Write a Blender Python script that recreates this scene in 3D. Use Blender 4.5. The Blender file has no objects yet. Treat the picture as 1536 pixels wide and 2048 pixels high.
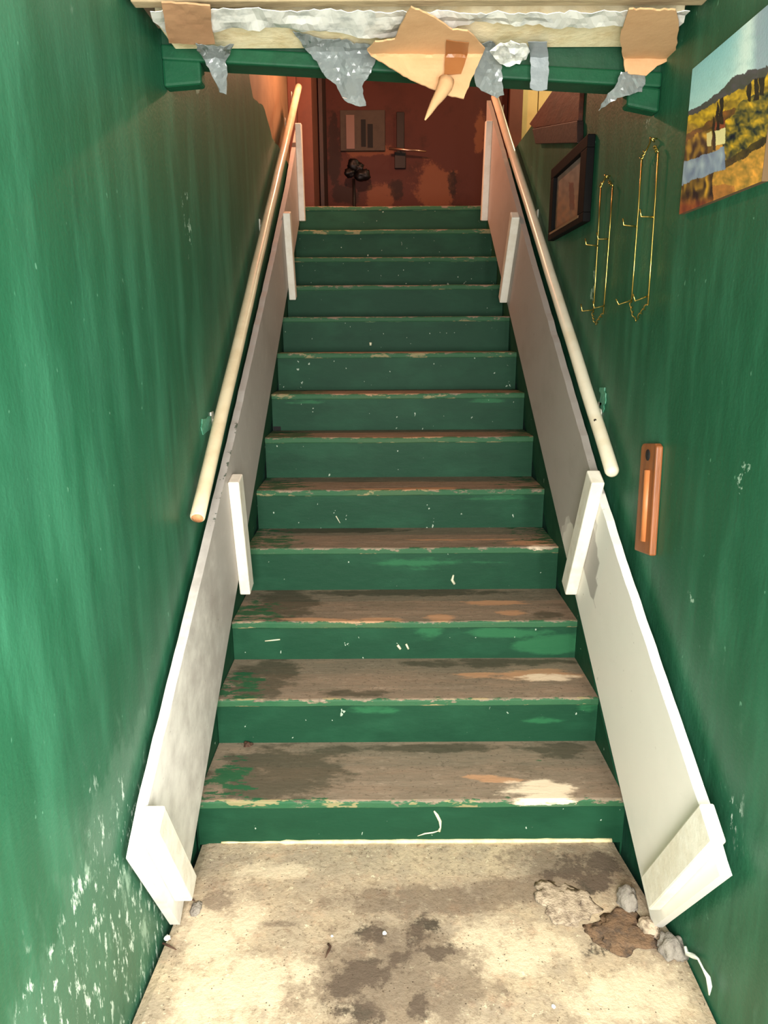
import bpy, bmesh, math, random
from mathutils import Vector, Matrix, noise
from mathutils.geometry import delaunay_2d_cdt
random.seed(7)
D = bpy.data
S = bpy.context.scene
COL = S.collection

# ------------------------------------------------------------------ camera
F = 1400.0                                   # focal length in px of the 1536 x 2048 frame
CAM = Vector((-0.0831, -1.9497, 1.6174))
PITCH, YAW, ROLL = 0.24901, 0.000925, 0.004987

def ray(px, py):
    u, v = (px - 768) / F, (1024 - py) / F
    cr, sr = math.cos(ROLL), math.sin(ROLL)
    u, v = cr * u + sr * v, -sr * u + cr * v
    cp, sp = math.cos(PITCH), math.sin(PITCH)
    y, z = cp + sp * v, -sp + cp * v
    c, s = math.cos(YAW), math.sin(YAW)
    return Vector((c * u + s * y, -s * u + c * y, z))

def onX(px, py, X): d = ray(px, py); return CAM + d * ((X - CAM.x) / d.x)
def onY(px, py, Y): d = ray(px, py); return CAM + d * ((Y - CAM.y) / d.y)
def onZ(px, py, Z): d = ray(px, py); return CAM + d * ((Z - CAM.z) / d.z)

cam_data = D.cameras.new('camera')
cam = D.objects.new('camera', cam_data)
COL.objects.link(cam)
fv = ray(768, 1024); rv = ray(768 + F, 1024) - fv; uv = ray(768, 1024 - F) - fv
m = Matrix((rv, uv, -fv)).transposed().to_4x4()
m.translation = CAM
cam.matrix_world = m
cam_data.sensor_fit = 'HORIZONTAL'
cam_data.sensor_width = 36
cam_data.lens = 36 * F / 1536
cam_data.clip_start = 0.02
S.camera = cam

# ------------------------------------------------------------------ world, lamps, exposure
w = D.worlds.new('world'); S.world = w; w.use_nodes = True
w.node_tree.nodes['Background'].inputs[0].default_value = (0.8, 0.9, 1.0, 1)
w.node_tree.nodes['Background'].inputs[1].default_value = 0.015

def area(name, loc, target, sx, sy, power, color):
    l = D.lights.new(name, 'AREA'); l.shape = 'RECTANGLE'; l.size = sx; l.size_y = sy
    l.energy = power; l.color = color
    o = D.objects.new(name, l); COL.objects.link(o)
    o.location = loc
    o.rotation_euler = (Vector(target) - Vector(loc)).to_track_quat('-Z', 'Y').to_euler()
    return o

def point(name, loc, power, color, r=0.05):
    l = D.lights.new(name, 'POINT'); l.energy = power; l.color = color; l.shadow_soft_size = r
    o = D.objects.new(name, l); COL.objects.link(o); o.location = loc
    return o

area('entrance_daylight', (-0.15, -2.45, 1.45), (0.1, 0.3, 0.45), 0.6, 1.1, 76, (1.0, 0.965, 0.92))
area('side_doorway_daylight', (0.71, -1.9, 1.35), (-0.7, -1.35, 1.2), 0.7, 1.5, 84, (1.0, 0.98, 0.94))
point('landing_lamp', (-0.34, 3.15, 3.65), 52, (1.0, 0.43, 0.25), 0.06)
point('plank_fill_light', (1.7, 4.2, 4.3), 26, (1.0, 0.88, 0.6), 0.08)  # unseen fill light, added to brighten the cream planks
S.view_settings.view_transform = 'Standard'
S.view_settings.look = 'None'
S.view_settings.gamma = 1
S.view_settings.exposure = 0.75
S.view_settings.use_curve_mapping = False

# ------------------------------------------------------------------ material helper
def lin(c):
    return tuple((x / 12.92 if x <= 0.04045 else ((x + 0.055) / 1.055) ** 2.4) for x in (v / 255 for v in c)) + (1.0,)

class Mat:
    def __init__(s, name, color, rough=0.6, metal=0.0, spec=0.5):
        s.m = D.materials.new(name); s.m.use_nodes = True
        s.t = s.m.node_tree; s.b = s.t.nodes['Principled BSDF']
        s.geo = s.t.nodes.new('ShaderNodeNewGeometry')
        s.color = s.rgb(color); s.roughv = rough
        s.b.inputs['Roughness'].default_value = rough
        s.b.inputs['Metallic'].default_value = metal
        s.b.inputs['Specular IOR Level'].default_value = spec
        s.roughs = None; s.height = None
    def n(s, kind): return s.t.nodes.new(kind)
    def rgb(s, c):
        n = s.n('ShaderNodeRGB'); n.outputs[0].default_value = lin(c) if max(c) > 1 else tuple(c) + (1,); return n.outputs[0]
    def pos(s, stretch=(1, 1, 1), shift=(0, 0, 0)):
        v = s.n('ShaderNodeMapping'); v.inputs['Scale'].default_value = stretch; v.inputs['Location'].default_value = shift
        s.t.links.new(s.geo.outputs['Position'], v.inputs['Vector']); return v.outputs[0]
    def nz(s, scale, detail=4, rough=0.6, stretch=(1, 1, 1), shift=(0, 0, 0), dist=0):
        n = s.n('ShaderNodeTexNoise'); n.inputs['Scale'].default_value = scale; n.inputs['Detail'].default_value = detail
        n.inputs['Roughness'].default_value = rough; n.inputs['Distortion'].default_value = dist
        s.t.links.new(s.pos(stretch, shift), n.inputs['Vector']); return n.outputs[0]
    def vor(s, scale, stretch=(1, 1, 1), shift=(0, 0, 0)):
        n = s.n('ShaderNodeTexVoronoi'); n.inputs['Scale'].default_value = scale
        s.t.links.new(s.pos(stretch, shift), n.inputs['Vector']); return n.outputs['Distance']
    def attr(s, name, color=False):
        n = s.n('ShaderNodeAttribute'); n.attribute_name = name; return n.outputs['Color' if color else 'Fac']
    def axis(s, i):
        n = s.n('ShaderNodeSeparateXYZ'); s.t.links.new(s.geo.outputs['Position'], n.inputs[0]); return n.outputs[i]
    def normal(s, i):
        n = s.n('ShaderNodeSeparateXYZ'); s.t.links.new(s.geo.outputs['True Normal'], n.inputs[0]); return n.outputs[i]
    def math(s, op, a, b=0.0, c=None):
        n = s.n('ShaderNodeMath'); n.operation = op
        for i, v in enumerate((a, b) if c is None else (a, b, c)):
            if isinstance(v, (int, float)): n.inputs[i].default_value = v
            else: s.t.links.new(v, n.inputs[i])
        return n.outputs[0]
    def thr(s, a, lo, hi):
        n = s.n('ShaderNodeMapRange'); n.interpolation_type = 'SMOOTHSTEP'
        s.t.links.new(a, n.inputs[0]); n.inputs[1].default_value = lo; n.inputs[2].default_value = hi
        return n.outputs[0]
    def mix(s, fac, color):
        n = s.n('ShaderNodeMix'); n.data_type = 'RGBA'
        if isinstance(fac, (int, float)): n.inputs[0].default_value = fac
        else: s.t.links.new(fac, n.inputs[0])
        s.t.links.new(s.color, n.inputs[6])
        c = s.rgb(color) if isinstance(color, tuple) else color
        s.t.links.new(c, n.inputs[7]); s.color = n.outputs[2]
        return s
    def blob(s, name, noise_sock, k=0.9, lo=0.45, hi=0.6):
        """soft attribute mask broken up by noise into a crisp worn edge"""
        v = s.math('ADD', s.attr(name), s.math('MULTIPLY', s.math('SUBTRACT', noise_sock, 0.5), k * 2.4))
        return s.thr(v, lo, hi)
    def rough(s, fac, val):
        n = s.n('ShaderNodeMix'); s.t.links.new(fac, n.inputs[0])
        if s.roughs is None: n.inputs[2].default_value = s.roughv
        else: s.t.links.new(s.roughs, n.inputs[2])
        n.inputs[3].default_value = val; s.roughs = n.outputs[0]; return s
    def bump(s, h, strength=0.3, dist=0.01):
        n = s.n('ShaderNodeBump'); n.inputs['Strength'].default_value = strength; n.inputs['Distance'].default_value = dist
        s.t.links.new(h, n.inputs['Height'])
        if s.height is not None: s.t.links.new(s.height, n.inputs['Normal'])
        s.height = n.outputs[0]; return s
    def done(s):
        s.t.links.new(s.color, s.b.inputs['Base Color'])
        if s.roughs is not None: s.t.links.new(s.roughs, s.b.inputs['Roughness'])
        if s.height is not None: s.t.links.new(s.height, s.b.inputs['Normal'])
        return s.m

# ------------------------------------------------------------------ mesh helpers
def make(name, verts, faces, mat, parent=None, smooth=False, origin=None):
    me = D.meshes.new(name)
    verts = [Vector(v) for v in verts]
    if origin is None:
        if parent is not None: origin = Vector((0, 0, 0))
        else:
            lo = Vector([min(v[i] for v in verts) for i in range(3)]); hi = Vector([max(v[i] for v in verts) for i in range(3)])
            origin = Vector(((lo.x + hi.x) / 2, (lo.y + hi.y) / 2, lo.z))
    origin = Vector(origin)
    base = parent_origin(parent)
    me.from_pydata([v - base - (origin if parent is None else Vector((0, 0, 0))) for v in verts], [], faces)
    if mat: me.materials.append(mat)
    if smooth:
        for p in me.polygons: p.use_smooth = True
    me.update()
    o = D.objects.new(name, me); COL.objects.link(o)
    if parent is not None: o.parent = parent
    else: o.location = origin
    return o

def parent_origin(p):
    v = Vector((0, 0, 0))
    while p is not None:
        v += p.location; p = p.parent
    return v

def thing(name, loc, label, cat, group=None):
    o = D.objects.new(name, None); COL.objects.link(o); o.location = loc; o.empty_display_size = 0.05
    return tag(o, label, cat, group)

def tag(o, label, cat, group=None):
    o['label'] = label; o['category'] = cat
    if group: o['group'] = group
    return o

def struct(o): o['kind'] = 'structure'; return o

def bevel(o, wd=0.004, seg=2):
    md = o.modifiers.new('bevel', 'BEVEL'); md.width = wd; md.segments = seg; md.limit_method = 'ANGLE'; md.angle_limit = math.radians(35)
    return o

def boxv(a, b):
    (x0, y0, z0), (x1, y1, z1) = a, b
    v = [(x0, y0, z0), (x1, y0, z0), (x1, y1, z0), (x0, y1, z0), (x0, y0, z1), (x1, y0, z1), (x1, y1, z1), (x0, y1, z1)]
    f = [(3, 2, 1, 0), (4, 5, 6, 7), (0, 1, 5, 4), (1, 2, 6, 5), (2, 3, 7, 6), (3, 0, 4, 7)]
    return v, f

def box(name, a, b, mat, parent=None, bv=0.0):
    o = make(name, *boxv(a, b), mat, parent)
    if bv: bevel(o, bv)
    return o

def prism(name, poly, axis, lo, hi, mat, parent=None, bv=0.0):
    """polygon in the two axes other than `axis`, extruded along it"""
    def P(a, b, c):
        if axis == 'x': return (c, a, b)
        if axis == 'y': return (a, c, b)
        return (a, b, c)
    n = len(poly)
    v = [P(a, b, lo) for a, b in poly] + [P(a, b, hi) for a, b in poly]
    f = [tuple(range(n))[::-1], tuple(range(n, 2 * n))] + [(i, (i + 1) % n, n + (i + 1) % n, n + i) for i in range(n)]
    bm = bmesh.new()
    bv_ = [bm.verts.new(p) for p in v]
    for q in f: bm.faces.new([bv_[i] for i in q])
    bmesh.ops.recalc_face_normals(bm, faces=bm.faces)
    bm.verts.index_update()
    faces = [[x.index for x in q.verts] for q in bm.faces]
    bm.free()
    o = make(name, v, faces, mat, parent)
    if bv: bevel(o, bv)
    return o

def tube(name, pts, r, mat, parent=None, seg=8, cap=True):
    """r may be a number or a list"""
    pts = [Vector(p) for p in pts]; n = len(pts)
    rs = r if isinstance(r, (list, tuple)) else [r] * n
    v, f = [], []
    up = None
    for i, p in enumerate(pts):
        t = (pts[min(i + 1, n - 1)] - pts[max(i - 1, 0)]).normalized()
        if up is None:
            up = t.orthogonal().normalized()
        else:
            up = (up - t * up.dot(t)); up = up.normalized() if up.length > 1e-6 else t.orthogonal().normalized()
        s = t.cross(up)
        for k in range(seg):
            a = 2 * math.pi * k / seg
            v.append(p + (up * math.cos(a) + s * math.sin(a)) * rs[i])
    for i in range(n - 1):
        for k in range(seg):
            f.append((i * seg + k, i * seg + (k + 1) % seg, (i + 1) * seg + (k + 1) % seg, (i + 1) * seg + k))
    if cap:
        f.append(tuple(range(seg))[::-1]); f.append(tuple((n - 1) * seg + k for k in range(seg)))
    return make(name, v, f, mat, parent, smooth=True)

def lump(name, c, size, mat, parent=None, seed=0, amp=0.35, sub=3, flat=True):
    bm = bmesh.new(); bmesh.ops.create_icosphere(bm, subdivisions=sub, radius=1)
    v = []
    for q in bm.verts:
        d = 1 + amp * noise.noise(q.co * 1.7 + Vector((seed * 3.1, 0, 0))) + amp * 0.5 * noise.noise(q.co * 4.3 + Vector((seed, 7, 0)))
        p = q.co * d
        if flat and p.z < 0: p.z *= 0.12
        v.append(Vector(c) + Vector((p.x * size[0], p.y * size[1], p.z * size[2])))
    f = [[x.index for x in q.verts] for q in bm.faces]; bm.free()
    o = make(name, v, f, mat, parent, smooth=True)
    return o

def add_mask(o, name, fn):
    """float attribute evaluated per vertex in world coordinates"""
    me = o.data; a = me.attributes.new(name, 'FLOAT', 'POINT')
    off = parent_origin(o)
    for i, v in enumerate(me.vertices): a.data[i].value = fn(v.co + off)

def ell(u, v, blobs):
    r = 0.0
    for (cu, cv, ru, rv_, ang) in blobs:
        c, s = math.cos(ang), math.sin(ang)
        du, dv = u - cu, v - cv
        a, b = (c * du + s * dv) / ru, (-s * du + c * dv) / rv_
        d = math.sqrt(a * a + b * b)
        r = max(r, min(1.0, max(0.0, 1.5 - d)))        # 0.5 on the ellipse
    return r

def in_poly(x, y, poly):
    c = False; j = len(poly) - 1
    for i in range(len(poly)):
        xi, yi = poly[i]; xj, yj = poly[j]
        if (yi > y) != (yj > y) and x < (xj - xi) * (y - yi) / (yj - yi) + xi: c = not c
        j = i
    return c

def sheet(name, poly, surf, mat, parent=None, step=9, thick=0.002, crumple=0.0, freq=12, torn=1.5, seed=0, normal=(0, -1, 0), curl=None):
    """thin sheet with its own thickness cut to an outline and laid on (or hung from) the surface surf"""
    rnd = random.Random(seed)
    bord = []
    n = len(poly)
    for i in range(n):
        a, b = Vector(poly[i]), Vector(poly[(i + 1) % n])
        k = max(1, int((b - a).length / step))
        for j in range(k):
            p = a.lerp(b, j / k)
            if j: p += Vector((rnd.uniform(-torn, torn), rnd.uniform(-torn, torn)))
            bord.append(p)
    nb = len(bord)
    pts = list(bord)
    xs = [p.x for p in bord]; ys = [p.y for p in bord]
    bp = [(p.x, p.y) for p in bord]
    y = min(ys) + step / 2
    row = 0
    while y < max(ys):
        x = min(xs) + step / 2 + (row % 2) * step / 2
        while x < max(xs):
            if in_poly(x, y, bp) and min((Vector((x, y)) - q).length for q in bord) > step * 0.45:
                pts.append(Vector((x + rnd.uniform(-1, 1), y + rnd.uniform(-1, 1))))
            x += step
        y += step; row += 1
    r = delaunay_2d_cdt(pts, [(i, (i + 1) % nb) for i in range(nb)], [], 1, 0.001)
    nrm = Vector(normal).normalized()
    v = []
    for q in r[0]:
        p = surf(q.x, q.y)
        h = crumple * (noise.noise(p * freq + Vector((seed * 5.3, 0, 0))) + 0.6 * abs(noise.noise(p * freq * 2.3 + Vector((0, seed * 2.2, 0)))))
        p = p + nrm * h
        if curl: p = curl(q, p)
        v.append(p)
    o = make(name, v, [tuple(t) for t in r[2]], mat, parent)
    md = o.modifiers.new('thickness', 'SOLIDIFY'); md.thickness = thick; md.offset = 0
    return o

# ------------------------------------------------------------------ materials
GREEN = (28, 84, 57)
def green_wall(name, side):
    M = Mat(name, GREEN, 0.42, spec=0.4)
    s = (1, 1, 0.18)
    M.mix(M.math('MULTIPLY', M.thr(M.nz(7, 5, 0.6, s), 0.4, 0.72), 0.6), (58, 122, 92))
    M.mix(M.math('MULTIPLY', M.thr(M.nz(11, 5, 0.65, s, (3, 1, 0)), 0.5, 0.8), 0.6), (18, 68, 46))
    M.mix(M.math('MULTIPLY', M.thr(M.nz(2.5, 3), 0.5, 0.75), 0.4), (46, 98, 74))
    fleck = M.thr(M.nz(55, 2, 0.5, (1, 1, 0.6)), 0.72, 0.78)
    M.mix(M.math('MULTIPLY', fleck, 0.45), (120, 175, 145))
    sc = M.attr('scuff')
    M.mix(M.math('MULTIPLY', M.blob('scuff', M.nz(9, 5, 0.7, (1, 1, 0.5)), 1.0, 0.4, 0.75), 0.5), (74, 116, 92))
    dash = (1, 1.0, 0.38)
    f1 = M.math('MULTIPLY', M.thr(M.nz(38, 5, 0.72, dash, (1, 2, 5)), 0.555, 0.63), M.blob('scuff', M.nz(5, 3), 0.9, 0.5, 0.9))
    M.mix(M.math('MULTIPLY', f1, 0.85), (206, 224, 208))
    f2 = M.math('MULTIPLY', M.thr(M.nz(13, 6, 0.75, dash, (4, 2, 1)), 0.56, 0.68), M.blob('scuff', M.nz(4, 3, 0.5, (1, 1, 1), (9, 0, 0)), 0.9, 0.55, 0.9))
    M.mix(M.math('MULTIPLY', f2, 0.55), (170, 200, 176))
    g = M.blob('scrape', M.nz(26, 4, 0.7), 1.0, 0.62, 0.75)
    M.mix(M.math('MULTIPLY', g, 0.75), (160, 190, 168))
    M.bump(M.nz(90, 3, 0.6), 0.12, 0.01).bump(M.nz(16, 4, 0.6, (1, 1, 0.3)), 0.12, 0.02)
    M.rough(M.nz(8, 4), 0.52)
    return M.done()
m_wall_left = green_wall('green_gloss_paint_left', -1)
m_wall_right = green_wall('green_gloss_paint_right', 1)

def simple(name, c, rough=0.6, c2=None, scale=20, amt=0.5, bump=0.0, stretch=(1, 1, 1), metal=0, spec=0.5):
    M = Mat(name, c, rough, metal, spec)
    if c2: M.mix(M.math('MULTIPLY', M.thr(M.nz(scale, 5, 0.65, stretch), 0.4, 0.7), amt), c2)
    if bump: M.bump(M.nz(scale * 2.5, 5, 0.65, stretch), bump, 0.01)
    return M.done()

m_green_trim = simple('green_trim_paint', (18, 74, 47), 0.55, (12, 54, 34), 14, 0.6, 0.15, spec=0.25)
m_header = simple('green_header_paint', (16, 66, 41), 0.5, (10, 50, 30), 9, 0.6, 0.15)

# concrete floor
M = Mat('worn_concrete', (170, 154, 130), 0.85, spec=0.3)
M.mix(M.math('MULTIPLY', M.thr(M.nz(5, 5, 0.7), 0.42, 0.68), 0.7), (206, 184, 150))
M.mix(M.math('MULTIPLY', M.thr(M.nz(4, 5, 0.7, (1, 1, 1), (5, 3, 0)), 0.52, 0.72), 0.65), (142, 128, 112))
M.mix(M.math('MULTIPLY', M.thr(M.nz(13, 6, 0.75, (1, 1, 1), (2, 8, 0)), 0.5, 0.75), 0.6), (190, 150, 118))
M.mix(M.math('MULTIPLY', M.thr(M.nz(60, 4, 0.7), 0.52, 0.7), 0.7), (116, 100, 78))
M.mix(M.math('MULTIPLY', M.thr(M.nz(24, 6, 0.75, (1, 1, 1), (7, 7, 0)), 0.5, 0.68), 0.55), (136, 118, 96))
M.mix(M.math('MULTIPLY', M.thr(M.nz(45, 4, 0.7, (1, 1, 1), (3, 3, 3)), 0.6, 0.7), 0.7), (232, 220, 186))
M.mix(M.math('MULTIPLY', M.blob('pale', M.nz(9, 6, 0.75), 1.2, 0.4, 1.0), 0.5), (240, 220, 186))
M.mix(M.math('MULTIPLY', M.blob('stain', M.nz(14, 6, 0.75), 1.4, 0.42, 0.85), 0.88), (54, 46, 38))
M.mix(M.math('MULTIPLY', M.blob('damp', M.nz(10, 6, 0.75), 1.1, 0.4, 0.9), 0.65), (104, 88, 74))
pit = M.math('SUBTRACT', 1.0, M.thr(M.vor(75), 0.1, 0.2))
pit = M.math('MULTIPLY', pit, M.thr(M.nz(22, 2, 0.5, (1, 1, 1), (1, 7, 0)), 0.5, 0.58))
M.mix(M.math('MULTIPLY', pit, 0.8), (62, 50, 36))
M.bump(M.nz(50, 6, 0.7), 0.5, 0.01).bump(pit, -0.4, 0.006)
m_concrete = M.done()

# stair treads: dirt-worn brown over green paint, bare wood where feet scuff
M = Mat('worn_tread', (132, 118, 100), 0.65, spec=0.3)
grain = (0.25, 1, 1)
M.mix(M.math('MULTIPLY', M.thr(M.nz(14, 5, 0.7, grain), 0.42, 0.7), 0.6), (158, 134, 112))
M.mix(M.math('MULTIPLY', M.thr(M.nz(10, 5, 0.7, grain, (4, 0, 2)), 0.5, 0.72), 0.65), (104, 96, 80))
M.mix(M.math('MULTIPLY', M.thr(M.nz(70, 4, 0.7), 0.55, 0.7), 0.6), (68, 60, 50))
M.mix(M.math('MULTIPLY', M.thr(M.nz(40, 6, 0.75, (0.5, 1, 1), (6, 1, 0)), 0.52, 0.7), 0.5), (170, 152, 132))
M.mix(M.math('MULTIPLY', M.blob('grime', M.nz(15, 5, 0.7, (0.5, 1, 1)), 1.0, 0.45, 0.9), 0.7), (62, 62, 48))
M.mix(M.math('MULTIPLY', M.blob('bare', M.nz(24, 6, 0.7, (0.3, 1, 1)), 0.9, 0.4, 0.8), 0.8), (196, 150, 112))
M.mix(M.math('MULTIPLY', M.blob('pale', M.nz(24, 6, 0.7, (0.3, 1, 1)), 1.1, 0.4, 0.9), 0.9), (240, 220, 190))
M.mix(M.math('MULTIPLY', M.blob('paint', M.nz(30, 5, 0.75, (0.35, 1, 1)), 1.1, 0.42, 0.62), 0.92), (30, 92, 58))
M.mix(M.math('MULTIPLY', M.math('MULTIPLY', M.blob('edge', M.nz(22, 4, 0.7, (0.3, 1, 1), (2, 5, 1)), 1.2, 1.2, 1.3), 1.0), 0.6), (170, 150, 108))
M.bump(M.nz(30, 5, 0.7, grain), 0.3, 0.008)
m_tread = M.done()

# risers
M = Mat('green_riser_paint', (22, 66, 44), 0.6, spec=0.22)
M.mix(M.math('MULTIPLY', M.thr(M.nz(6, 4, 0.6, (0.5, 1, 1)), 0.45, 0.7), 0.5), (34, 84, 58))
M.mix(M.math('MULTIPLY', M.thr(M.nz(9, 4, 0.6, (0.4, 1, 1), (7, 0, 0)), 0.5, 0.75), 0.5), (14, 54, 35))
M.mix(M.math('MULTIPLY', M.thr(M.nz(48, 2, 0.5, (1, 1, 0.7)), 0.735, 0.76), 0.7), (190, 206, 186))
M.mix(M.math('MULTIPLY', M.blob('fresh', M.nz(12, 5, 0.7, (0.3, 1, 1)), 1.0, 0.4, 0.9), 0.45), (52, 122, 78))
M.mix(M.math('MULTIPLY', M.blob('edge', M.nz(18, 4, 0.7, (0.25, 1, 1)), 1.2, 1.12, 1.25), 0.4), (110, 140, 100))
M.bump(M.nz(40, 4, 0.6, (0.4, 1, 1)), 0.15, 0.008)
m_riser = M.done()

# white painted boards
def white_board(name, base, dirt):
    M = Mat(name, base, 0.5, spec=0.4)
    along = (1, 0.35, 0.6)
    M.mix(M.math('MULTIPLY', M.thr(M.nz(6, 5, 0.65, along), 0.45, 0.75), 0.45), dirt)
    M.mix(M.math('MULTIPLY', M.blob('fresh', M.nz(14, 4, 0.6), 0.09, 0.4, 0.6), 0.95), (236, 232, 222))
    M.mix(M.math('MULTIPLY', M.thr(M.nz(9, 6, 0.75, along, (3, 9, 1)), 0.62, 0.8), 0.2), (132, 118, 98))
    M.mix(M.math('MULTIPLY', M.thr(M.nz(34, 3, 0.6, (1, 1, 1.2)), 0.7, 0.76), 0.5), (100, 88, 70))
    M.mix(M.math('MULTIPLY', M.blob('chip', M.nz(26, 5, 0.7), 0.9, 0.98, 1.08), 0.85), (52, 70, 52))
    M.bump(M.nz(25, 5, 0.6, along), 0.15, 0.008)
    return M.done()
m_panel = white_board('grey_white_board', (176, 169, 162), (152, 143, 134))
m_post = simple('white_post_paint', (232, 228, 214), 0.45, (206, 196, 172), 12, 0.5, 0.2)
m_postr = m_post
m_rail = simple('cream_rail_paint', (222, 206, 172), 0.32, (196, 172, 132), 9, 0.5, 0.08, spec=0.6)
m_rail_w = simple('white_rail_paint', (232, 224, 200), 0.3, (208, 190, 150), 9, 0.4, 0.08, spec=0.6)
m_endgrain = simple('bare_end_grain', (206, 142, 96), 0.7, (176, 108, 66), 60, 0.6, 0.2)
m_bracket = simple('white_bracket_metal', (226, 226, 210), 0.35, metal=0.2)
m_patch = simple('pale_green_patch', (66, 138, 108), 0.4, (120, 170, 150), 60, 0.5, 0.3)
m_dark = simple('black_gap', (10, 10, 10), 0.8)
m_screw = simple('dark_screw', (46, 40, 34), 0.5, metal=0.6)
m_caulk = simple('cream_caulk', (232, 218, 170), 0.6, (196, 180, 134), 40, 0.6, 0.3)
m_chip = simple('cream_paint_drip', (222, 220, 190), 0.5, (190, 190, 150), 60, 0.5)
m_mortar = simple('grey_mortar', (150, 142, 130), 0.9, (104, 96, 88), 30, 0.7, 0.8)
m_plaster = simple('pale_plaster_crumbs', (200, 180, 154), 0.9, (120, 102, 84), 40, 0.9, 0.9)
m_rust = simple('rusty_crumbs', (128, 100, 74), 0.9, (74, 62, 52), 34, 0.9, 0.9)
m_peel = simple('white_peeled_paint', (236, 238, 228), 0.5)
m_twig = simple('dark_twig', (76, 50, 34), 0.8, (50, 34, 24), 90, 0.6)
m_crumb = simple('white_crumb', (240, 240, 232), 0.7)
m_brass = simple('brass_wire', (224, 190, 104), 0.3, metal=1.0)
m_black = simple('black_frame_lacquer', (10, 9, 9), 0.7, (16, 14, 12), 20, 0.5, spec=0.12)
m_gilt = simple('tan_frame_lip', (134, 104, 74), 0.5)
m_plaque = simple('brown_plaque_wood', (150, 88, 46), 0.5, (112, 66, 36), 14, 0.7, 0.2, (3, 3, 0.3))
m_plaque2 = simple('light_plaque_strip', (190, 116, 66), 0.5, (168, 100, 52), 30, 0.4)
m_plank_brown = simple('dark_stained_wood', (92, 40, 18), 0.5, (48, 22, 12), 9, 0.8, 0.2, (1, 0.4, 1.4))
m_plank_dark = simple('very_dark_wood', (34, 16, 10), 0.6, (60, 28, 16), 12, 0.6, 0.2)
m_cream = simple('cream_boarding', (206, 186, 120), 0.6, (184, 160, 96), 6, 0.5, 0.1)
m_redwall = None
M = Mat('red_brown_landing_wall', (78, 40, 32), 0.6, spec=0.2)
M.mix(M.math('MULTIPLY', M.thr(M.nz(2.2, 5, 0.65), 0.45, 0.7), 0.6), (60, 30, 24))
M.mix(M.math('MULTIPLY', M.thr(M.nz(6, 5, 0.7, (1, 1, 1), (4, 4, 4)), 0.55, 0.75), 0.5), (42, 24, 18))
M.mix(M.math('MULTIPLY', M.blob('pale', M.nz(6, 6, 0.75), 1.0, 0.45, 0.8), 0.7), (128, 78, 52))
M.mix(M.math('MULTIPLY', M.blob('grime', M.nz(7, 6, 0.75), 1.0, 0.45, 0.8), 0.8), (34, 22, 18))
m_redwall = M.done()
m_tan = simple('tan_upper_wall', (124, 102, 74), 0.8, (98, 78, 52), 4, 0.6, 0.1)
m_orange = simple('orange_jamb_paint', (100, 54, 36), 0.7, (80, 42, 28), 6, 0.5, 0.1)
m_dull = simple('plain_plaster', (120, 104, 84), 0.8)
m_grey_box = simple('grey_box_paint', (66, 54, 42), 0.7, (48, 36, 28), 12, 0.5)
m_pinkplate = simple('pinkish_plate', (104, 74, 64), 0.5)
m_iron = simple('dark_iron', (24, 20, 18), 0.5, metal=0.4)
m_metal_rod = simple('dull_metal_rod', (190, 150, 130), 0.3, metal=0.9)
m_card = simple('brown_cardboard', (184, 140, 102), 0.85, (154, 112, 78), 8, 0.5, 0.15)
m_card_l = simple('light_cardboard', (204, 162, 118), 0.85, (182, 138, 94), 7, 0.5, 0.15)
m_card_t = simple('brown_parcel_tape', (150, 96, 52), 0.35, (120, 76, 42), 10, 0.4)
m_foam = simple('cream_insulation_board', (250, 236, 196), 0.8, (214, 186, 128), 14, 0.6, 0.3)
m_batten = simple('rough_batten', (168, 150, 116), 0.8, (110, 94, 66), 10, 0.8, 0.4, (0.3, 1, 1))
m_batten_w = simple('pale_batten', (240, 232, 206), 0.7, (196, 178, 130), 12, 0.6, 0.2)
def plastic(name, c, alpha, rough):
    M = Mat(name, c, rough, spec=0.8)
    M.mix(M.math('MULTIPLY', M.thr(M.nz(22, 4, 0.6), 0.45, 0.7), 0.5), (140, 148, 146))
    M.b.inputs['Transmission Weight'].default_value = alpha
    M.b.inputs['IOR'].default_value = 1.4
    return M.done()
m_plastic = plastic('clear_plastic_film', (150, 158, 156), 0.4, 0.13)
m_film = plastic('milky_plastic_film', (246, 246, 238), 0.1, 0.2)
m_tape = simple('grey_duct_tape', (132, 140, 142), 0.35, (100, 108, 112), 16, 0.5, 0.15, spec=0.7)
m_paint = Mat('painted_canvas', (120, 120, 90), 0.5)
m_paint.color = m_paint.attr('Col', True)
m_paint.bump(m_paint.nz(160, 3, 0.6), 0.2, 0.003)
m_paint = m_paint.done()
m_canvas = simple('canvas_edge', (96, 74, 46), 0.8)

# ------------------------------------------------------------------ structure
WL, WR = -0.71, 0.725
STEP_Y = [.011, .340, .662, 1.019, 1.341, 1.644, 1.921, 2.198, 2.475, 2.751, 3.028, 3.305, 3.581]
STEP_Z = [.161, .338, .502, .700, .892, 1.102, 1.302, 1.513, 1.720, 1.921, 2.118, 2.328, 2.527]
LAND = STEP_Z[-1]

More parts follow.
